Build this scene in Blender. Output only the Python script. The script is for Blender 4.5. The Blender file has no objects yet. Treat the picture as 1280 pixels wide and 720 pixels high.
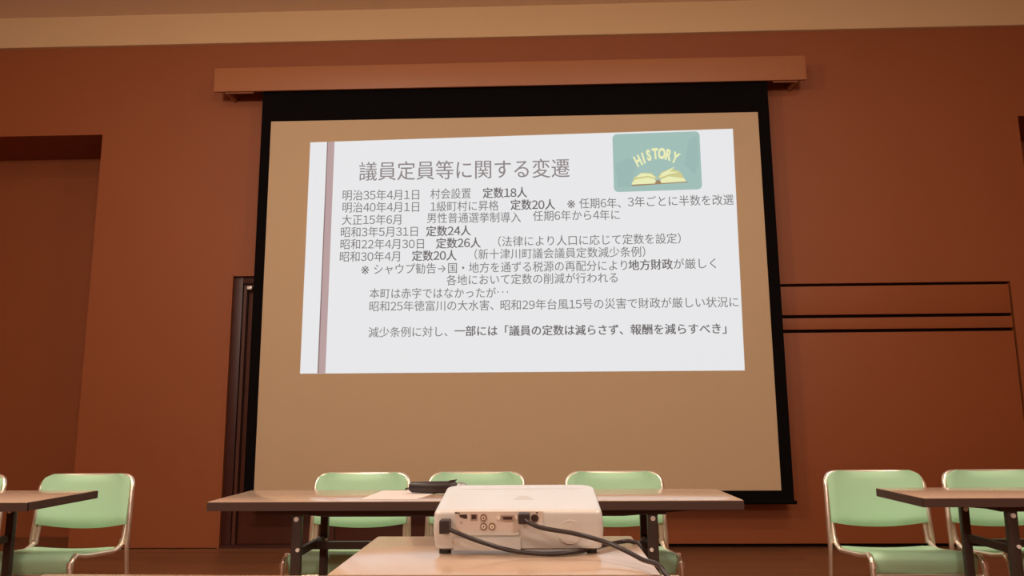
import bpy, bmesh, math, random
from mathutils import Vector, Matrix
random.seed(4)
SC = bpy.context.scene
COL = SC.collection
# ---------------------------------------------------------------- camera, light, exposure
cd = bpy.data.cameras.new('camera'); CAM = bpy.data.objects.new('camera', cd); COL.objects.link(CAM)
YAW, PIT, ROL = .0329, .1647, -.0069
cy, sy, cp, sp = math.cos(YAW), math.sin(YAW), math.cos(PIT), math.sin(PIT)
fw = Vector((-sy*cp, cy*cp, sp)); rt = Vector((cy, sy, 0)); up = rt.cross(fw)
r2 = rt*math.cos(ROL) + up*math.sin(ROL); u2 = up*math.cos(ROL) - rt*math.sin(ROL)
m = Matrix((r2, u2, -fw)).transposed().to_4x4(); m.translation = Vector((0, 0, .981))
CAM.matrix_world = m
cd.sensor_width = 36; cd.lens = 36*960/1280; cd.clip_start = .02
SC.camera = CAM
SC.view_settings.view_transform = 'Standard'; SC.view_settings.look = 'None'
SC.view_settings.gamma = 1; SC.view_settings.use_curve_mapping = False
SC.view_settings.exposure = 0
w = bpy.data.worlds.new('world'); SC.world = w; w.use_nodes = True
w.node_tree.nodes['Background'].inputs[0].default_value = (1, .8, .6, 1)
w.node_tree.nodes['Background'].inputs[1].default_value = .3
WARM = (1, .88, .76)
def globe(name, x, y, z, power, r=.25, col=WARM):
    l = bpy.data.lights.new(name, 'POINT'); l.energy = power; l.color = col; l.shadow_soft_size = r
    o = bpy.data.objects.new(name, l); COL.objects.link(o); o.location = (x, y, z)
def panel_light(name, x, y, z, sx, sy_, power, rot=(0, 0, 0), col=WARM):
    l = bpy.data.lights.new(name, 'AREA'); l.shape = 'RECTANGLE'; l.size = sx; l.size_y = sy_
    l.energy = power; l.color = col
    o = bpy.data.objects.new(name, l); COL.objects.link(o); o.location = (x, y, z); o.rotation_euler = rot
globe('ceiling_globe_light', -2.3, 1.6, 3.4, 160)
globe('ceiling_globe_light', 1.7, 1.6, 3.4, 88)
globe('ceiling_globe_light', -2.3, -2.0, 3.2, 195)
globe('ceiling_globe_light', 1.5, -2.0, 3.2, 165)
panel_light('ceiling_panel_light', -2.4, 2.6, 4.3, 1.2, .5, 26)
panel_light('ceiling_panel_light', 2.0, 2.4, 4.3, 1.2, .5, 44)

# ---------------------------------------------------------------- helpers
def mat(name, col, rough=.5, metal=0, spec=.5, emit=None, estr=1, bump=0, bscale=40, vary=0, vscale=3, coat=0, stretch=(1, 1, 1)):
    M = bpy.data.materials.new(name); M.use_nodes = True
    nt = M.node_tree; b = nt.nodes['Principled BSDF']
    b.inputs['Base Color'].default_value = (*col, 1); b.inputs['Roughness'].default_value = rough
    b.inputs['Metallic'].default_value = metal; b.inputs['Specular IOR Level'].default_value = spec
    b.inputs['Coat Weight'].default_value = coat
    if emit:
        b.inputs['Emission Color'].default_value = (*emit, 1); b.inputs['Emission Strength'].default_value = estr
    if bump or vary:
        tc = nt.nodes.new('ShaderNodeTexCoord'); mp = nt.nodes.new('ShaderNodeMapping'); mp.inputs['Scale'].default_value = stretch
        nt.links.new(tc.outputs['Object'], mp.inputs[0])
        if bump:
            n = nt.nodes.new('ShaderNodeTexNoise'); n.inputs['Scale'].default_value = bscale; n.inputs['Detail'].default_value = 4
            nt.links.new(mp.outputs[0], n.inputs['Vector'])
            bp = nt.nodes.new('ShaderNodeBump'); bp.inputs['Strength'].default_value = bump; bp.inputs['Distance'].default_value = .002
            nt.links.new(n.outputs['Fac'], bp.inputs['Height']); nt.links.new(bp.outputs[0], b.inputs['Normal'])
        if vary:
            n = nt.nodes.new('ShaderNodeTexNoise'); n.inputs['Scale'].default_value = vscale; n.inputs['Detail'].default_value = 5
            nt.links.new(mp.outputs[0], n.inputs['Vector'])
            mx = nt.nodes.new('ShaderNodeMix'); mx.data_type = 'RGBA'
            nt.links.new(n.outputs['Fac'], mx.inputs['Factor'])
            mx.inputs[6].default_value = (*[c*(1-vary) for c in col], 1); mx.inputs[7].default_value = (*[min(1, c*(1+vary)) for c in col], 1)
            nt.links.new(mx.outputs[2], b.inputs['Base Color'])
    return M
def plank_mat():
    M = bpy.data.materials.new('floor_wood'); M.use_nodes = True; nt = M.node_tree; b = nt.nodes['Principled BSDF']
    tc = nt.nodes.new('ShaderNodeTexCoord'); br = nt.nodes.new('ShaderNodeTexBrick')
    br.inputs['Scale'].default_value = 1; br.inputs['Brick Width'].default_value = 1.8; br.inputs['Row Height'].default_value = .09
    br.inputs['Mortar Size'].default_value = .0015
    br.inputs['Color1'].default_value = (.28, .11, .045, 1); br.inputs['Color2'].default_value = (.20, .075, .03, 1); br.inputs['Mortar'].default_value = (.07, .025, .012, 1)
    nt.links.new(tc.outputs['Object'], br.inputs['Vector'])
    mp = nt.nodes.new('ShaderNodeMapping'); mp.inputs['Scale'].default_value = (1, 18, 1); nt.links.new(tc.outputs['Object'], mp.inputs[0])
    n = nt.nodes.new('ShaderNodeTexNoise'); n.inputs['Scale'].default_value = 4; n.inputs['Detail'].default_value = 6; nt.links.new(mp.outputs[0], n.inputs['Vector'])
    mx = nt.nodes.new('ShaderNodeMix'); mx.data_type = 'RGBA'; mx.blend_type = 'MULTIPLY'; mx.inputs['Factor'].default_value = .5
    nt.links.new(br.outputs['Color'], mx.inputs[6]); nt.links.new(n.outputs['Color'], mx.inputs[7]); nt.links.new(mx.outputs[2], b.inputs['Base Color'])
    b.inputs['Roughness'].default_value = .38
    return M
WALL = mat('terracotta_wall', (.262, .068, .0165), .6, bump=.15, bscale=160, vary=.06, vscale=1.5)
GAP = mat('dark_gap', (.02, .005, .003), .8)
CASEM = mat('case_laminate', (.34, .125, .046), .5, vary=.03)
CEIL = mat('ceiling_paint', (.62, .41, .215), .8, bump=.1, bscale=120, vary=.04)
CEIL2 = mat('upper_ceiling_paint', (.80, .60, .42), .8, vary=.04)
DOORM = mat('dark_door_wood', (.085, .022, .010), .45, vary=.2, vscale=8, stretch=(1, 1, .1))
FRAMEM = mat('dark_door_frame', (.045, .009, .005), .45)
TRIMM = mat('door_trim', (.30, .11, .05), .5)
BLACKF = mat('black_screen_border', (.003, .002, .002), .95, spec=.1)
SCRM = mat('screen_fabric', (.51, .37, .225), .9, bump=.05, bscale=400)
SLIDE = mat('projected_white', (.03, .03, .03), .9, emit=(.77, .78, .80))
INK = mat('projected_grey_ink', (.02, .02, .02), .9, emit=(.21, .195, .195))
INKB = mat('projected_bold_ink', (.02, .02, .02), .9, emit=(.165, .15, .15))
INKT = mat('projected_title_ink', (.02, .02, .02), .9, emit=(.27, .235, .235))
MAUVE = mat('projected_mauve', (.02, .02, .02), .9, emit=(.46, .33, .33))
MAUVED = mat('projected_mauve_dark', (.02, .02, .02), .9, emit=(.24, .16, .155))
TEAL = mat('projected_teal', (.02, .02, .02), .9, emit=(.33, .50, .46))
TEALD = mat('projected_teal_dark', (.02, .02, .02), .9, emit=(.305, .465, .44))
PALEY = mat('projected_pale_yellow', (.02, .02, .02), .9, emit=(.80, .82, .46))
PAGEY = mat('projected_page_edge', (.02, .02, .02), .9, emit=(.60, .58, .26))
BOOKB = mat('projected_book_brown', (.02, .02, .02), .9, emit=(.33, .22, .12))
GREEN = mat('green_vinyl', (.42, .70, .46), .45, bump=.1, bscale=300)
CHROME = mat('chrome_tube', (.88, .80, .68), .3, .85)
RUBBER = mat('black_rubber', (.02, .018, .016), .6)
TOPM = mat('table_laminate', (.54, .39, .285), .15, spec=1.0, vary=.015, vscale=6)
EDGEM = mat('table_edge', (.07, .04, .032), .4)
STEEL = mat('table_leg_dark_steel', (.055, .036, .028), .4, .3)
BOLT = mat('steel_bolt', (.9, .86, .8), .25, .2)
WHITE = mat('projector_shell', (.66, .645, .62), .18, spec=.5, coat=.3)
WHITE2 = mat('projector_port_plate', (.68, .58, .52), .45)
GREYP = mat('projector_print', (.42, .36, .32), .6)
PORTD = mat('port_dark', (.05, .02, .015), .4)
RING = mat('brass_ring', (.30, .19, .09), .35, .9)
PORTW = mat('port_white', (.85, .8, .7), .4)
VGAM = mat('port_metal', (.45, .36, .33), .35, .7)
CABLE = mat('black_cable', (.028, .018, .018), .38)
PAPER = mat('white_paper', (.80, .72, .68), .6)
POUCH = mat('black_case_leather', (.022, .014, .014), .35)
GREYM = mat('grey_mesh', (.35, .36, .34), .4, .5)

def link(name, me, M, parent=None, loc=(0, 0, 0), rot=(0, 0, 0), smooth=False):
    o = bpy.data.objects.new(name, me)
    if M: me.materials.append(M)
    COL.objects.link(o); o.location = loc; o.rotation_euler = rot
    if parent: o.parent = parent
    if smooth:
        for p in me.polygons: p.use_smooth = True
    return o
def bmobj(name, bm, M, parent=None, loc=(0, 0, 0), rot=(0, 0, 0), smooth=False):
    bmesh.ops.recalc_face_normals(bm, faces=bm.faces)
    me = bpy.data.meshes.new(name); bm.to_mesh(me); bm.free()
    o = link(name, me, M, parent, loc, rot, smooth)
    if smooth: me.set_sharp_from_angle(angle=math.radians(40))
    return o
def bbox(bm, x0, x1, y0, y1, z0, z1, bev=0, seg=2):
    g = bmesh.ops.create_cube(bm, size=1)['verts']
    for v in g:
        v.co = Vector(((x0+x1)/2 + v.co.x*(x1-x0), (y0+y1)/2 + v.co.y*(y1-y0), (z0+z1)/2 + v.co.z*(z1-z0)))
    if bev:
        es = list({e for v in g for e in v.link_edges})
        bmesh.ops.bevel(bm, geom=es, offset=bev, segments=seg, affect='EDGES', profile=.6)
def box(name, x0, x1, y0, y1, z0, z1, M, parent=None, bev=0, seg=2, **k):
    bm = bmesh.new(); bbox(bm, x0, x1, y0, y1, z0, z1, bev, seg)
    return bmobj(name, bm, M, parent, smooth=bev > 0, **k)
def bcyl(bm, p, q, r, n=16, r1=None):
    p, q = Vector(p), Vector(q); d = q-p; L = d.length
    M = Matrix.Translation((p+q)/2) @ d.to_track_quat('Z', 'Y').to_matrix().to_4x4()
    bmesh.ops.create_cone(bm, cap_ends=True, segments=n, radius1=r, radius2=r if r1 is None else r1, depth=L, matrix=M)
def cyl(name, p, q, r, M, parent=None, n=16, r1=None):
    bm = bmesh.new(); bcyl(bm, p, q, r, n, r1); return bmobj(name, bm, M, parent, smooth=True)
def fillet(pts, rad, n=5):
    P = [Vector(p) for p in pts]; out = [P[0]]
    for i in range(1, len(P)-1):
        a, b, c = P[i-1], P[i], P[i+1]
        d = min(rad, (a-b).length*.45, (c-b).length*.45)
        s = b + (a-b).normalized()*d; e = b + (c-b).normalized()*d
        for k in range(n+1):
            t = k/n; out.append(s*(1-t)**2 + b*2*t*(1-t) + e*t*t)
    out.append(P[-1]); return out
def catmull(pts, n=8):
    P = [Vector(p) for p in pts]; P = [P[0]*2-P[1]] + P + [P[-1]*2-P[-2]]; out = []
    for i in range(1, len(P)-2):
        for k in range(n):
            t = k/n; a, b, c, d = P[i-1:i+3]
            out.append(.5*((2*b) + (c-a)*t + (2*a-5*b+4*c-d)*t*t + (3*b-a-3*c+d)*t**3))
    out.append(P[-2]); return out
def sweep(bm, pts, r, n=10):
    P = [Vector(p) for p in pts]; rings = []; T = (P[1]-P[0]).normalized()
    N = T.orthogonal().normalized()
    for i, p in enumerate(P):
        if i == 0: t = (P[1]-P[0])
        elif i == len(P)-1: t = (P[-1]-P[-2])
        else: t = (P[i+1]-P[i-1])
        t.normalize(); N = (N - t*N.dot(t)).normalized(); B = t.cross(N)
        rings.append([bm.verts.new(p + (N*math.cos(a)+B*math.sin(a))*r) for a in [2*math.pi*k/n for k in range(n)]])
    for a, b in zip(rings, rings[1:]):
        for k in range(n): bm.faces.new((a[k], a[(k+1) % n], b[(k+1) % n], b[k]))
    bm.faces.new(rings[0][::-1]); bm.faces.new(rings[-1])
def tube(name, pts, r, M, parent=None, n=10):
    bm = bmesh.new(); sweep(bm, pts, r, n); return bmobj(name, bm, M, parent, smooth=True)
def prism(name, pts, y0, y1, M, parent=None, loc=(0, 0, 0)):
    """polygon in x,z given thickness along y"""
    bm = bmesh.new(); a = [bm.verts.new((x, y0, z)) for x, z in pts]; b = [bm.verts.new((x, y1, z)) for x, z in pts]
    n = len(pts); bm.faces.new(a); bm.faces.new(b[::-1])
    for i in range(n): bm.faces.new((a[i], a[(i+1) % n], b[(i+1) % n], b[i]))
    return bmobj(name, bm, M, parent, loc)
def thing(name, label, cat, loc=(0, 0, 0), rz=0, group=None):
    o = bpy.data.objects.new(name, None); COL.objects.link(o); o.location = loc; o.rotation_euler = (0, 0, rz)
    o.empty_display_size = .1
    return tag(o, label, cat, group)
def tag(o, label, cat, group=None):
    o['label'] = label; o['category'] = cat
    if group: o['group'] = group
    return o
def struct(o): o['kind'] = 'structure'; return o
def copy_tree(o, parent=None):
    c = o.copy(); COL.objects.link(c)
    if parent: c.parent = parent
    for ch in o.children: copy_tree(ch, c)
    return c

# ---------------------------------------------------------------- room shell
WY = 6.0; HT = 4.12
struct(box('floor', -6, 6, -5, 7, -.1, 0, plank_mat()))
bm = bmesh.new()
D0, D1, DT = -2.441, -.72, 2.105          # door opening
for b in ((-3.61, D0, 0.006, HT), (D0, D1, DT, HT), (D1, .6, .022, HT), (.6, 3.88, 1.985, HT), (3.672, 3.88, .03, 1.985),
          (-6, -3.61, 3.32, HT), (3.88, 6, 3.33, HT)):
    bbox(bm, b[0], b[1], WY, WY+.06, b[2], b[3])
bmesh.ops.remove_doubles(bm, verts=bm.verts, dist=.0005)
WF = struct(bmobj('wall_front', bm, WALL))
for z0, z1 in ((.03, 1.598), (1.624, 1.712), (1.738, 1.962)):
    box('panel', .6, 3.655, WY, WY+.05, z0, z1, WALL, WF, bev=.002)
bm = bmesh.new()                            # dark backing seen in the joints and the skirting gap
for b in ((-3.6, D0), (D1, 3.87)): bbox(bm, b[0], b[1], WY+.062, WY+.1, 0, 4.1)
bmobj('joint_backing', bm, GAP, WF)
# niches at both ends of the wall
bm = bmesh.new()
bbox(bm, -6, -3.56, 6.6, 6.66, 0, 3.4); bbox(bm, -3.61, -3.56, 6.06, 6.6, 0, 3.4); bbox(bm, -6, -3.61, 6.06, 6.6, 3.32, 3.4)
struct(bmobj('wall_niche_left', bm, WALL))
bm = bmesh.new()
bbox(bm, 3.83, 6, 6.6, 6.66, 0, 3.4); bbox(bm, 3.83, 3.88, 6.06, 6.6, 0, 3.4); bbox(bm, 3.88, 6, 6.06, 6.6, 3.33, 3.4)
struct(bmobj('wall_niche_right', bm, WALL))
struct(box('wall_left', -6.1, -6, -5, 6.66, 0, 4.44, WALL))
struct(box('wall_right', 6, 6.1, -5, 6.66, 0, 4.44, WALL))
struct(box('wall_back', -6, 6, -5.1, -5, 0, 4.44, WALL))
# lowered ceiling strip and upper ceiling
struct(box('trim_1', -6, 6, 5.97, 6.1, 4.10, 4.375, CEIL, bev=.004))      # pale cornice band along the top of the wall
struct(box('ceiling', -6, 6, -5, 6.1, 4.375, 4.45, CEIL2))
# ---------------------------------------------------------------- door left of the screen
DR = struct(thing('door_1', 'dark wooden double door in a dark frame, half hidden behind the projection screen', 'door', (0, 0, 0)))
del DR['category']
bm = bmesh.new()
bbox(bm, D0+.004, D0+.075, 6.02, 6.16, 0, DT-.004, .003); bbox(bm, D1-.075, D1-.004, 6.02, 6.16, 0, DT-.004, .003); bbox(bm, D0+.075, D1-.075, 6.02, 6.16, DT-.06, DT-.004, .003)
bmobj('door_frame', bm, FRAMEM, DR, smooth=True)
bm = bmesh.new()
bbox(bm, D0-.012, D0+.004, 5.99, 6.02, 0, DT+.012); bbox(bm, D0, D1, 5.99, 6.02, DT-.004, DT+.012); bbox(bm, D1-.004, D1+.012, 5.99, 6.02, 0, DT+.012)
bmobj('trim', bm, WALL, DR)
bm = bmesh.new()
bbox(bm, D0+.075, D0+.10, 6.05, 6.16, 0, DT-.06); bbox(bm, D0+.10, D1-.10, 6.05, 6.16, DT-.085, DT-.06); bbox(bm, D1-.10, D1-.075, 6.05, 6.16, 0, DT-.06)
bmobj('door_stop', bm, TRIMM if False else DOORM, DR)
mid = (D0+D1)/2
for s, (a, b) in enumerate(((D0+.104, mid-.003), (mid+.003, D1-.104))):
    lf = box('door_leaf', a, b, 6.09, 6.13, .022, DT-.09, DOORM, DR, bev=.003)
    box('inset_panel', a+.09, b-.09, 6.082, 6.092, .16, DT-.22, DOORM, lf, bev=.003)
    hx = b-.05 if s == 0 else a+.05
    tube('door_handle', fillet([(hx, 6.09, .9), (hx, 6.05, .9), (hx, 6.05, 1.1), (hx, 6.09, 1.1)], .02), .009, BOLT, lf)
box('threshold', D0, D1, 6.0, 6.2, 0, .022, FRAMEM, DR)
box('door_closer', -2.335, -2.30, 6.03, 6.075, 2.0, 2.025, BOLT, DR, bev=.003)
# ---------------------------------------------------------------- projection screen
PS = thing('projection_screen', 'large pull-down projection screen with black borders, showing a slide of Japanese text', 'projection screen', (0, 0, 0))
box('screen_case', -2.598, 2.150, 5.79, 5.812, 3.585, 3.787, CASEM, PS, bev=.003)
box('case_top', -2.595, 2.147, 5.812, 6.0, 3.762, 3.784, CASEM, PS)
for x in (-2.50, 2.075):
    prism('bracket', [(x-.02, 3.76), (x+.02, 3.76), (x+.02, 3.60), (x+.006, 3.575), (x-.006, 3.575), (x-.02, 3.60)], 5.812, 5.99, CASEM, PS)
for a, b in ((-2.50, -2.28), (1.895, 2.07)):
    box('slot_strip', a, b, 5.813, 5.83, 3.578, 3.60, CASEM, PS)
SH = box('screen_sheet', -2.207, 1.852, 5.830, 5.836, .352, 3.60, BLACKF, PS)
box('white_field', -2.128, 1.763, 5.8285, 5.8305, .430, 3.337, SCRM, SH)
cyl('bottom_bar', (-2.215, 5.833, .345), (1.868, 5.833, .345), .014, BLACKF, PS)
SL = prism('projected_slide', [(-1.802, 3.154), (1.560, 3.202), (1.547, 1.303), (-1.814, 1.308)], 5.827, 5.8285, SLIDE, PS)
prism('mauve_stripe', [(-1.662, 3.156), (-1.606, 3.1565), (-1.619, 1.309), (-1.674, 1.309)], 5.826, 5.827, MAUVE, SL)
prism('stripe_edge', [(-1.666, 3.156), (-1.658, 3.156), (-1.670, 1.309), (-1.680, 1.309)], 5.8257, 5.826, MAUVED, SL)
def text_mesh(s, bold, align='LEFT'):
    c = bpy.data.curves.new('text', 'FONT'); c.body = s; c.resolution_u = 3; c.offset = .05 if bold else 0
    c.extrude = 0
    o = bpy.data.objects.new('text', c); COL.objects.link(o); bpy.context.view_layer.update()
    me = bpy.data.meshes.new_from_object(o.evaluated_get(bpy.context.evaluated_depsgraph_get()))
    bpy.data.objects.remove(o); bpy.data.curves.remove(c); me.materials.clear()
    return me
LINES = [
("議員定員等に関する変遷",0,-1.401,2.903,0.269,2.902,0.162),
("明治35年4月1日",0,-1.527,2.709,-0.919,2.705,0.090),
("村会設置",0,-0.830,2.708,-0.511,2.710,0.089),
("定数18人",1,-0.418,2.709,-0.067,2.710,0.089),
("明治40年4月1日",0,-1.525,2.610,-0.918,2.606,0.089),
("1級町村に昇格",0,-0.829,2.606,-0.291,2.607,0.088),
("定数20人",1,-0.200,2.610,0.151,2.608,0.088),
("※任期6年、",0,0.245,2.613,0.662,2.612,0.088),
("3年ごとに半数を改選",0,0.716,2.619,1.535,2.624,0.088),
("大正15年6月",0,-1.527,2.509,-1.058,2.506,0.088),
("男性普通選挙制導入",0,-0.855,2.514,-0.119,2.510,0.088),
("任期6年から4年に",0,-0.025,2.518,0.651,2.517,0.087),
("昭和3年5月31日",0,-1.533,2.410,-0.926,2.408,0.087),
("定数24人",1,-0.862,2.407,-0.509,2.410,0.087),
("昭和22年4月30日",0,-1.533,2.313,-0.876,2.308,0.087),
("定数26人",1,-0.783,2.309,-0.432,2.312,0.087),
("(法律により人口に応じて定数を設定)",0,-0.297,2.317,1.114,2.322,0.086),
("昭和30年4月",0,-1.535,2.214,-1.063,2.211,0.087),
("定数20人",1,-0.970,2.213,-0.620,2.213,0.087),
("(新十津川町議会議員定数減少条例)",0,-0.481,2.218,0.838,2.221,0.086),
("※シャウプ勧告→国・地方を通ずる税源の再配分により",0,-1.364,2.110,0.696,2.117,0.087),
("地方財政",1,0.705,2.116,1.045,2.121,0.085),
("が厳しく",0,1.051,2.121,1.374,2.123,0.085),
("各地において定数の削減が行われる",0,-0.699,2.017,0.620,2.021,0.086),
("本町は赤字ではなかったが",0,-1.294,1.920,-0.315,1.914,0.085),
("・・・",0,-0.303,1.920,-0.223,1.919,0.032),
("昭和25年徳富川の大水害、",0,-1.293,1.820,-0.334,1.818,0.085),
("昭和29年台風15号の災害で財政が厳しい状況に",0,-0.281,1.818,1.528,1.821,0.085),
("減少条例に対し、",0,-1.296,1.618,-0.687,1.619,0.083),
("一部には「議員の定数は減らさず、",1,-0.634,1.621,0.650,1.619,0.083),
("報酬を減らすべき」",1,0.705,1.619,1.427,1.620,0.083),
]
GL = {}
def glyph(ch):
    ch = chr(ord(ch)+0xFEE0) if '!' <= ch <= '~' else ch
    if ch not in GL:
        me = text_mesh(ch, None); GL[ch] = ([tuple(v.co) for v in me.vertices], [tuple(p.vertices) for p in me.polygons]); bpy.data.meshes.remove(me)
    return GL[ch]
for i, (s, bold, x0, z0, x1, z1, em) in enumerate(LINES):
    V, F, cur = [], [], 0
    for ch in s:
        vs, fs = glyph(ch); adv = .60 if ch.isascii() and ch.isdigit() else 1.0
        if ch == '※': vs = [((x-.5)*1.35+.5, (y-.37)*1.35+.37, z) for x, y, z in vs]
        for dx, dy in (((-.022, -.008), (.022, -.008), (0, .012)) if bold else ((-.005, 0), (.005, 0))):
            n = len(V); V += [(cur + x - (1-adv)/2 + dx, y + dy) for x, y, z in vs]; F += [tuple(k+n for k in f) for f in fs]
        cur += adv
    xs = [v[0] for v in V]; a, b = min(xs), max(xs)
    if '・' in s and len(s) == 3: em *= 2.2
    me = bpy.data.meshes.new('line')
    me.from_pydata([(x0+(x1-x0)*(x-a)/(b-a), 5.8262, z0+(z1-z0)*(x-a)/(b-a) + (y-.37)*em*1.04) for x, y in V], [], F)
    link('slide_title' if i == 0 else 'text_line', me, INKT if i == 0 else (INKB if bold else INK), SL)
# picture card on the slide
def rrect(x0, x1, z0, z1, r, n=5):
    out = []
    for cx, cz, a0 in ((x1-r, z1-r, 0), (x0+r, z1-r, 90), (x0+r, z0+r, 180), (x1-r, z0+r, 270)):
        for k in range(n+1):
            a = math.radians(a0+90*k/n); out.append((cx+r*math.cos(a), cz+r*math.sin(a)))
    return out
def skew(pts): return [(x, z+(x-.95)*.018) for x, z in pts]
prism('picture_card', skew(rrect(.612, 1.297, 2.706, 3.180, .035)), 5.8262, 5.827, TEAL, SL)
def onp(px, py):  # picture pixels of a 640x440 card
    return (.612+.685*px/640, 3.180-.474*py/440)
bk = lambda name, pts, M, d: prism(name, skew([onp(*p) for p in pts]), 5.8262-.0003*d-.0002, 5.8262-.0003*d, M, SL)
bk('picture_shade', [(15, 230), (110, 180), (200, 210), (150, 300), (120, 410), (30, 400)], TEALD, 0)
bk('picture_shade', [(560, 60), (620, 30), (630, 240), (590, 330), (520, 250)], TEALD, 0)
bk('book_cover', [(130, 400), (128, 390), (320, 378), (530, 378), (545, 385), (325, 392)], BOOKB, 1)
bk('book_page', [(130, 388), (135, 370), (155, 345), (250, 335), (290, 345), (322, 385)], PALEY, 2)
bk('book_page', [(322, 385), (355, 345), (400, 330), (500, 340), (515, 360), (528, 378)], PALEY, 2)
bk('book_page', [(135, 372), (150, 335), (210, 300), (275, 305), (318, 345), (300, 352), (250, 338), (160, 350)], PAGEY, 3)
bk('book_page', [(322, 345), (345, 305), (420, 275), (480, 300), (512, 345), (500, 352), (400, 335), (350, 355)], PAGEY, 3)
bk('book_page', [(160, 335), (200, 305), (270, 312), (312, 345), (255, 326)], PALEY, 4)
bk('book_page', [(330, 345), (352, 312), (450, 262), (410, 300), (480, 305), (400, 320)], PALEY, 4)
bk('book_spine', [(298, 388), (306, 368), (322, 358), (338, 366), (348, 386)], BOOKB, 5)
for k, (ch, px, py, rot) in enumerate((('H', 182, 210, 24), ('I', 222, 190, 14), ('S', 262, 170, 9), ('T', 310, 160, 3), ('O', 358, 160, -5), ('R', 408, 172, -14), ('Y', 455, 196, -24))):
    me = text_mesh(ch, True); xs = [v.co.x for v in me.vertices]; ys = [v.co.y for v in me.vertices]
    cx, cz = (min(xs)+max(xs))/2, (min(ys)+max(ys))/2; X, Z = skew([onp(px, py)])[0]
    a = math.radians(rot)
    for v in me.vertices:
        x, z = (v.co.x-cx)*.072, (v.co.y-cz)*.118
        v.co = (X+x*math.cos(a)-z*math.sin(a), 5.8258, Z+x*math.sin(a)+z*math.cos(a))
    link('picture_letter', me, PALEY, SL)

# ---------------------------------------------------------------- chairs
def panel_grid(fn, nu, nv):
    """closed slab from fn(u,v,side)"""
    bm = bmesh.new(); G = [[[bm.verts.new(fn(-1+2*i/nu, j/nv, s)) for j in range(nv+1)] for i in range(nu+1)] for s in (0, 1)]
    for s in (0, 1):
        for i in range(nu):
            for j in range(nv):
                q = [G[s][i][j], G[s][i+1][j], G[s][i+1][j+1], G[s][i][j+1]]
                bm.faces.new(q if s == 0 else q[::-1])
    ring = [(i, 0) for i in range(nu)] + [(nu, j) for j in range(nv)] + [(i, nv) for i in range(nu, 0, -1)] + [(0, j) for j in range(nv, 0, -1)]
    for k in range(len(ring)):
        a, b = ring[k], ring[(k+1) % len(ring)]
        bm.faces.new((G[0][b[0]][b[1]], G[0][a[0]][a[1]], G[1][a[0]][a[1]], G[1][b[0]][b[1]]))
    return bm
BY = lambda z: .152 + (z-.45)*.09          # back line leans away
def back_fn(u, v, s):
    hw = .197
    zt = .762 - .008*(1-u*u); zb = .548 - .022*(1-u*u)
    z = zb + (zt-zb)*v
    x = u*hw
    # rounded upper corners
    rr = .05
    if v > .5 and abs(x) > 0:
        dz = zt - z
        if dz < rr:
            lim = hw - rr + math.sqrt(max(0, rr*rr-(rr-dz)**2)); x = u*lim
    edge = min(1, (1-abs(u))/.12, v/.1, (1-v)/.1); th = .006 + .008*math.sqrt(max(0, edge))
    y = BY(z) + .028*(1-u*u) - .004
    return (x, y + (-th if s == 0 else th), z)
def seat_fn(u, v, s):
    hw = .187
    # profile from rear to the rolled front edge
    L = .40; d = v*L
    pts = [(.150, .446), (.0, .454), (-.150, .473), (-.190, .477), (-.200, .470), (-.200, .455), (-.188, .412)]
    seg = [0]
    for a, b in zip(pts, pts[1:]): seg.append(seg[-1]+math.hypot(a[0]-b[0], a[1]-b[1]))
    t = v*seg[-1]
    for k in range(len(pts)-1):
        if t <= seg[k+1]+1e-9:
            q = (t-seg[k])/(seg[k+1]-seg[k]); y = pts[k][0]+(pts[k+1][0]-pts[k][0])*q; z = pts[k][1]+(pts[k+1][1]-pts[k][1])*q
            ty, tz = pts[k+1][0]-pts[k][0], pts[k+1][1]-pts[k][1]; break
    n = math.hypot(ty, tz); ny, nz = -tz/n, ty/n
    if nz < 0 or (abs(nz) < .3 and ny > 0): ny, nz = -ny, -nz
    if ny > 0.5: ny, nz = -ny, -nz
    edge = min(1, (1-abs(u))/.1, v/.08, (1-v)/.08); th = .006+.006*math.sqrt(max(0, edge))
    sag = -.010*(1-u*u)*(1-v)
    k = th if s == 0 else -th
    return (u*hw, y+ny*k, z+nz*k+sag)
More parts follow.
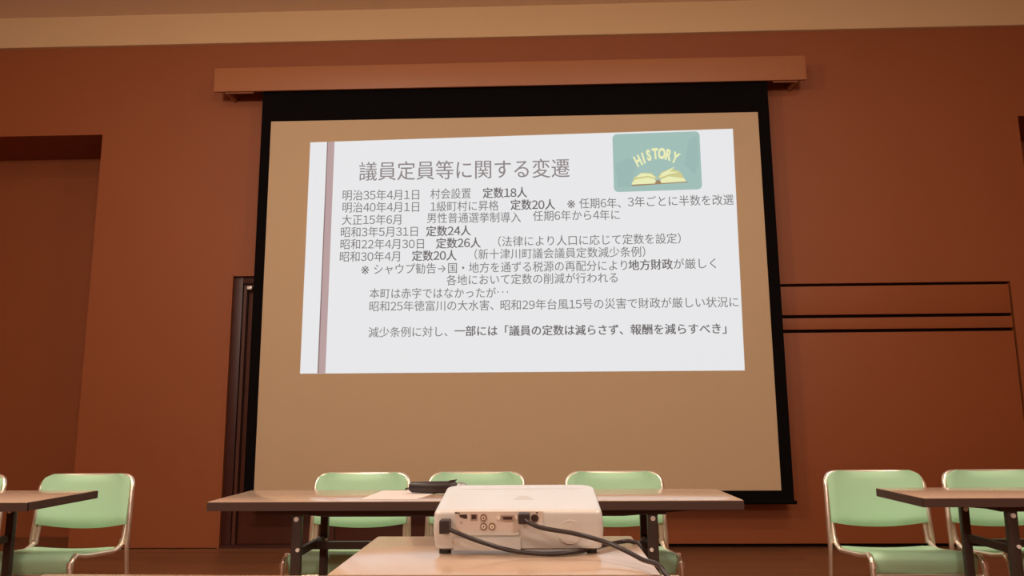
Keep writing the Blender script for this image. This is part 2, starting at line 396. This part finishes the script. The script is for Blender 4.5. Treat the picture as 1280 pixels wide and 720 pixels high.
def make_chair():
    t = thing('stacking_chair', 'chair', 'chair')
    bmobj('backrest', panel_grid(back_fn, 24, 14), GREEN, t, smooth=True)
    bmobj('seat', panel_grid(seat_fn, 12, 44), GREEN, t, smooth=True)
    R = .0098; X = .206
    # outer tube: round the back
    pts = [(-X-.002, BY(.5), .50), (-X+.005, BY(.75), .752), (X-.005, BY(.75), .752), (X+.002, BY(.5), .50)]
    pp_ = []
    fl_ = fillet(pts, .055, 8); k = len(fl_)//2
    for p in fl_[:k] + [fl_[k-1].lerp(fl_[k], q/8) for q in range(1, 8)] + fl_[k:]:
        g = max(0, min(1, (p.z-.70)/.045)); pp_.append(Vector((p.x, p.y + g*(.012+.028*(1-(p.x/X)**2)), p.z)))
    bf = tube('back_frame', pp_, R, CHROME, t)
    for s in (-1, 1):
        lg = tube('leg', fillet([(s*(X+.002), BY(.5), .505), (s*(X+.003), BY(.45), .44), (s*.216, .19, .01)], .03), R, CHROME, t)
        cyl('rubber_foot', (s*.216, .19, .0), (s*.216, .19, .028), .0125, RUBBER, lg)
        # inner tube: from the back panel down to the side rail
        r = tube('seat_rail', fillet([(s*.190, BY(.56)+.010, .562), (s*.190, BY(.47), .468), (s*.193, .09, .444), (s*.197, -.12, .462), (s*.197, -.19, .476)], .022), R, CHROME, t)
        cyl('rail_joint', (s*.190, BY(.48), .484), (s*.190, BY(.46)-.004, .462), .0125, CHROME, r)
        fl = tube('leg', fillet([(s*.197, -.185, .475), (s*.199, -.212, .463), (s*.201, -.222, .42), (s*.208, -.25, .01)], .02), R, CHROME, t)
        cyl('rail_joint', (s*.199, -.219, .455), (s*.2, -.223, .432), .0125, CHROME, fl)
        cyl('rubber_foot', (s*.208, -.25, 0), (s*.208, -.25, .028), .0125, RUBBER, fl)
    tube('stretcher', [(-.2, -.214, .405), (0, -.196, .405), (.2, -.214, .405)], .006, CHROME, t)
    tube('stretcher', [(-.210, .165, .3), (0, .165, .3), (.210, .165, .3)], .006, CHROME, t)
    return t
proto = make_chair()
CH = [(-2.545, 3.2, 'green stacking chair cut off by the left edge, behind the left table'),
      (-1.973, 3.2, 'green stacking chair standing out past the right end of the left table'),
      (-.763, 3.2, 'green stacking chair behind the middle table, left of the projector'),
      (-.270, 3.2, 'green stacking chair behind the middle table, mostly hidden by the projector'),
      (.318, 3.2, 'green stacking chair behind the middle table, right of the projector above the cables'),
      (1.412, 3.2, 'green stacking chair nearest the screen on the right, beside the right table end'),
      (1.905, 3.2, 'green stacking chair cut by the right edge, behind the right table legs')]
for i, (x, y, lab) in enumerate(CH):
    c = proto if i == 0 else copy_tree(proto)
    c.location = (x, y, 0); c.scale = (1.0, 1.03, .975); c['label'] = lab; c['group'] = 'green stacking chairs behind the tables'

# ---------------------------------------------------------------- folding tables
def folding_table(x0, x1, y0, y1, label, ins=.295, group='folding tables', rz=0, shift=.012):
    cx, cyy = (x0+x1)/2, (y0+y1)/2; hx, hy = (x1-x0)/2, (y1-y0)/2
    t = thing('folding_table', label, 'table', (cx, cyy, 0), rz, group)
    tp = box('tabletop', -hx, hx, -hy, hy, .672, .7, TOPM, t, bev=.0015)
    bm = bmesh.new()
    e = .0016
    for a in ((-hx-e, hx+e, -hy-e, -hy+.004), (-hx-e, hx+e, hy-.004, hy+e), (-hx-e, -hx+.004, -hy, hy), (hx-.004, hx+e, -hy, hy)):
        bbox(bm, a[0], a[1], a[2], a[3], .669, .6975)
    bmobj('edge_band', bm, EDGEM, tp)
    lx = hx-ins
    if lx > .4:
        r = prism('under_rail', [(-lx-.16, .671), (lx+.16, .671), (lx+.14, .664), (lx-.1, .645), (-lx+.1, .645), (-lx-.14, .664)], -hy+.035, -hy+.06, STEEL, t)
        prism('under_rail', [(-lx-.16, .671), (lx+.16, .671), (lx+.14, .664), (lx-.1, .645), (-lx+.1, .645), (-lx-.14, .664)], hy-.06, hy-.035, STEEL, t)
    for s in (-1, 1):
        box('leg_bracket', s*lx-.045, s*lx+.045, -hy+.03, hy-.03, .650, .671, STEEL, t, bev=.004)
        for q, yy in ((-1, -hy+.05), (1, hy-.13)):
            lw = .017 if q < 0 else .014
            lx_ = lx + (0 if q < 0 else shift if s < 0 else 0)
            lg = box('leg', s*lx_-lw, s*lx_+lw, yy-.012, yy+.012, .02, .652, STEEL, t, bev=.003)
            box('foot_cap', s*lx-lw-.004, s*lx+lw+.004, yy-.016, yy+.016, 0, .03, RUBBER, lg, bev=.003)
            cyl('bolt', (s*lx_, yy-.017, .637), (s*lx_, yy-.011, .637), .008, BOLT, lg)
            cyl('bolt', (s*lx_-s*.008, yy-.017, .536), (s*lx_-s*.008, yy-.011, .536), .0065, BOLT, lg)
        xr = lx + (shift if s < 0 else 0)
        bm = bmesh.new(); A = [(s*lx, -hy+.05, .522), (s*xr, hy-.13, .540)]; vv = []
        for px, py, pz in A:
            vv.append([bm.verts.new((px+a, py, pz+b)) for a, b in ((-.007, -.013), (.007, -.013), (.007, .013), (-.007, .013))])
        bm.faces.new(vv[0]); bm.faces.new(vv[1])
        for k in range(4): bm.faces.new((vv[0][k], vv[0][(k+1) % 4], vv[1][(k+1) % 4], vv[1][k]))
        bmobj('end_brace', bm, STEEL, t)
    box('stretcher', -lx, lx, -.012, .012, .513, .539, STEEL, t)
    return t
folding_table(-1.125, .675, 2.652, 3.055, 'long folding table in the middle, holding a sheet of paper and a black case', shift=-.034)
folding_table(-3.555, -1.755, 2.66, 3.085, 'long folding table cut off by the left edge, only its right end showing', ins=.25)
folding_table(1.285, 3.085, 2.70, 3.06, 'long folding table cut off by the right edge, only its left end showing', ins=.31, shift=.06)
PT = folding_table(-.385, .214, 1.440, 1.885, 'small pale table under the white projector, in the foreground', ins=.06)
folding_table(-.915, .19, 1.02, 1.432, 'nearest table, only a pale sliver of its far edge showing at bottom left', ins=.1, rz=-.03)
# ---------------------------------------------------------------- things on the middle table
bm = bmesh.new(); Q = ((-.615, 2.70), (-.42, 2.70), (-.37, 2.99), (-.60, 3.01))
lo = [bm.verts.new((x, y, .7003)) for x, y in Q]; hi = [bm.verts.new((x, y, .7015)) for x, y in Q]
bm.faces.new(lo[::-1]); bm.faces.new(hi)
for k in range(4): bm.faces.new((lo[k], lo[(k+1) % 4], hi[(k+1) % 4], hi[k]))
tag(bmobj('paper_sheet', bm, PAPER), 'white sheet of paper lying under the black case on the middle table', 'paper')
PC = thing('black_case', 'long black case with a clip lying on paper on the middle table', 'case', (-.395, 2.89, .7018))
bm = bmesh.new()
prof = [(-.085, .004, .004), (-.083, .012, .010), (-.072, .016, .016), (0, .020, .0175), (.06, .021, .018), (.085, .020, .017), (.095, .012, .010)]
rings = []
for x, ry, rz_ in prof:
    rz_ *= 1.2
    rings.append([bm.verts.new((x, ry*abs(math.cos(a))**.7*(1 if math.cos(a) > 0 else -1), .0225+rz_*abs(math.sin(a))**.7*(1 if math.sin(a) > 0 else -1))) for a in [2*math.pi*(k+.5)/16 for k in range(16)]])
for a, b in zip(rings, rings[1:]):
    for k in range(16): bm.faces.new((a[k], a[(k+1) % 16], b[(k+1) % 16], b[k]))
bm.faces.new(rings[0]); bm.faces.new(rings[-1][::-1])
bmobj('case_body', bm, POUCH, PC, smooth=True)
cyl('pull_tab', (-.098, 0, .016), (-.083, 0, .018), .0035, POUCH, PC)
prism('clip', [(.052, .034), (.064, .046), (.094, .050), (.090, .045), (.074, .042), (.066, .034)], -.006, .006, POUCH, PC)
bm = bmesh.new(); bmesh.ops.create_uvsphere(bm, u_segments=16, v_segments=10, radius=.019, matrix=Matrix.Translation((.108, .0, .0215)) @ Matrix.Scale(1.3, 4, (1, 0, 0)))
bmobj('grey_end', bm, GREYM, PC, smooth=True)

# ---------------------------------------------------------------- projector
PW, PD, PH = .352, .255, .080
PJ = thing('projector', 'white digital projector with sockets and plugged cables on the small foreground table', 'projector', (-.045, 1.642, .7075))
SK = 'shell'
TILT = math.radians(7.3)
bm = bmesh.new()
def plan(inset, n=8):
    x, y0, y1 = PW/2-inset, 0+inset, PD-inset*1.0
    out = []
    for cx, cyc, r, a0 in ((x, y1, .034, 0), (-x, y1, .034, 90), (-x, y0, .012, 180), (x, y0, .012, 270)):
        sx = 1 if cx > 0 else -1; sy2 = 1 if cyc > .1 else -1
        ox, oy = cx-sx*r, cyc-sy2*r
        for k in range(n+1):
            a = math.radians(a0+90*k/n); out.append((ox+r*math.cos(a), oy+r*math.sin(a)))
    return out
layers = [(.010, 0), (.004, .004), (.0015, .02), (0, .04), (.0005, .058), (.0010, .072), (.002, .0765), (.004, .0790), (.007, .0802), (.014, .0808), (.03, .081)]
R_ = []
for ins, z in layers:
    R_.append([bm.verts.new((x*(1 if z < .05 else 1-(z-.05)*.35), y, z)) for x, y in plan(ins)])
for a, b in zip(R_, R_[1:]):
    n = len(a)
    for k in range(n): bm.faces.new((a[k], a[(k+1) % n], b[(k+1) % n], b[k]))
bm.faces.new(R_[0][::-1]); bm.faces.new(R_[-1])
SHL = bmobj('shell', bm, WHITE, PJ, rot=(TILT, 0, 0), smooth=True)
S_ = .001640
def fx(px): return (px-648)*S_
def fz(py): return (689-py)*S_ *.965
FY = -.0008
def fpoly(name, pts, M, d0=-.0012, d1=.006, parent=None):
    return prism(name, [(fx(a), fz(b)) for a, b in pts], d0, d1, M, parent or SHL)
pl = fpoly('port_plate', [(569, 638.5), (680, 638.5), (680, 651), (678, 653.5), (652, 653.5), (650, 661), (647, 665.5), (574, 665.5), (569.5, 661)], WHITE2, FY, .006)
fpoly('plate_lip', [(569, 664), (574, 665.5), (647, 665.5), (650, 663), (649.5, 667), (647, 668.5), (573, 668.5), (569, 667)], WHITE, -.0035, .004)
fpoly('plate_lip', [(664, 653.5), (678, 653.5), (680, 651.5), (680.5, 654), (678, 656), (664, 656)], WHITE, -.0035, .004)
fpoly('lower_block', [(567, 688), (567, 672.5), (651, 672.5), (651, 689.5)], WHITE, -.0022, .006)
def pbox(name, x0, x1, y0, y1, M, dp=.003, par=None, bev=.0006):
    return box(name, fx(x0), fx(x1), FY-dp, .004, fz(y1), fz(y0), M, par or pl, bev=bev)
# sockets
fpoly('hdmi_socket', [(574.5, 642.5), (584, 642), (584.5, 647.5), (580, 647), (575, 645)], PORTD, FY-.0012, .004, pl)
q = pbox('usb_socket', 588.5, 597.5, 641.5, 650, VGAM, .0012)
pbox('socket_opening', 590, 596, 642.5, 648, PORTD, .0018, q)
for px, py, f1 in ((605, 646, WHITE2), (605, 657.2, PORTW), (615.6, 657.2, PORTW)):
    X, Z = fx(px), fz(py)
    a = cyl('audio_socket', (X, FY-.004, Z), (X, .003, Z), .0066, RING, pl, 20)
    b = cyl('socket_insert', (X, FY-.0045, Z), (X, .0, Z), .0045, f1, a, 18)
    if f1 == WHITE2 or True: cyl('socket_pin', (X, FY-.0050, Z), (X, .0, Z), .0018, PORTD if px < 610 else RING, a, 10)
v = fpoly('vga_socket', [(626.5, 643), (644, 643), (642.5, 650), (628, 650)], VGAM, FY-.004, .004, pl)
fpoly('socket_opening', [(629, 644.5), (641.5, 644.5), (640.5, 648.3), (630, 648.3)], PORTD, FY-.0045, .004, v)
for px in (624, 646.5):
    X, Z = fx(px), fz(646.5); cyl('hex_screw', (X, FY-.005, Z), (X, .002, Z), .0032, BOLT, v, 6)
X, Z = fx(669.3), fz(647); a = cyl('round_socket', (X, FY-.002, Z), (X, .003, Z), .0078, PORTD, pl, 20)
cyl('socket_pin', (X, FY-.003, Z), (X, .003, Z), .003, RUBBER, a, 10)
for px, py in ((570.5, 640), (573.5, 640.5), (672, 640.3)):
    pbox('port_mark', px-1.2, px+1.2, py-.9, py+.9, PORTD, .0005, bev=0)
pbox('reset_mark', 575.8, 578.2, 651, 654, GREYP, .0006, bev=0)
# round vent
X, Z = fx(713), fz(665)
g = cyl('speaker_vent', (X, -.0012, Z), (X, .005, Z), .0245, WHITE, SHL, 36)
for r in (.0238, .0195, .0150, .0105, .006):
    pts = [(X+r*math.cos(k*math.pi/18), -.0013, Z+r*math.sin(k*math.pi/18)) for k in range(37)]
    tube('vent_ring', pts, .0005, WHITE2, g, 6)
# feet
cyl('foot', (-.153, .022, -.0100), (-.153, .022, .004), .0125, RUBBER, SHL, 18)
fpoly('foot_mount', [(556, 682), (566, 682), (566, 686.5), (556, 686.5)], RUBBER, .01, .02)
cyl('foot', (.152, .022, -.0100), (.152, .022, .004), .0105, RUBBER, SHL, 18)
cyl('front_foot', (0, PD-.03, -.033), (0, PD-.03, .003), .009, RUBBER, SHL, 18)
cyl('lens_barrel', (-.08, PD-.004, .042), (-.08, PD+.018, .042), .03, PORTD, SHL, 28)
# top-side print and buttons
for k in range(3):
    box('top_print', -.012+k*.004, .032-k*.006, .10+k*.012, .1025+k*.012, .0808, .0812, GREYP, SHL)
box('top_seam', -.14, .14, .20, .2012, .0808, .0812, GREYP, SHL)
# mains plug and video plug belong to the cables
def cable(name, pts, r, label):
    t = thing(name, label, 'cable', tuple(pts[0]))
    L = [Vector(p)-Vector(pts[0]) for p in pts]
    tube('wire', catmull(L, 8), r, CABLE, t, 10)
    return t
C1 = [(-0.186, 1.608, 0.756), (-0.166, 1.6, 0.749), (-0.12, 1.6, 0.732), (-0.057, 1.61, 0.713), (0.008, 1.615, 0.706), (0.073, 1.63, 0.707), (0.127, 1.7, 0.707), (0.176, 1.765, 0.7055), (0.203, 1.772, 0.705), (0.222, 1.765, 0.692), (0.228, 1.755, 0.62), (0.23, 1.75, 0.4), (0.24, 1.72, 0.1), (0.3, 1.7, 0.008), (0.7, 1.5, 0.008)]
C2 = [(-0.029, 1.605, 0.773), (-0.017, 1.595, 0.767), (0.008, 1.59, 0.759), (0.071, 1.585, 0.749), (0.133, 1.575, 0.733), (0.186, 1.5, 0.717), (0.22, 1.4, 0.703), (0.26, 1.36, 0.55), (0.27, 1.34, 0.2), (0.3, 1.32, 0.008), (0.8, 1.2, 0.008)]
c1 = cable('power_cable', C1, .0045, 'black power cable looping low in front of the projector from its left end')
c2 = cable('video_cable', C2, .0045, 'black video cable plugged into the middle of the projector, crossing the table to the right')
def world_box(par, name, x0, x1, y0, y1, z0, z1, bev=.002):
    o = Vector(par.location); return box(name, x0-o.x, x1-o.x, y0-o.y, y1-o.y, z0-o.z, z1-o.z, CABLE, par, bev=bev)
PX = PJ.location.x; PZ = PJ.location.z
world_box(c1, 'plug', PX+fx(551.5), PX+fx(564), 1.602, 1.640, PZ+fz(664.5), PZ+fz(648))
world_box(c2, 'plug', PX+fx(649), PX+fx(663), 1.603, 1.641, PZ+fz(653), PZ+fz(640), .003)
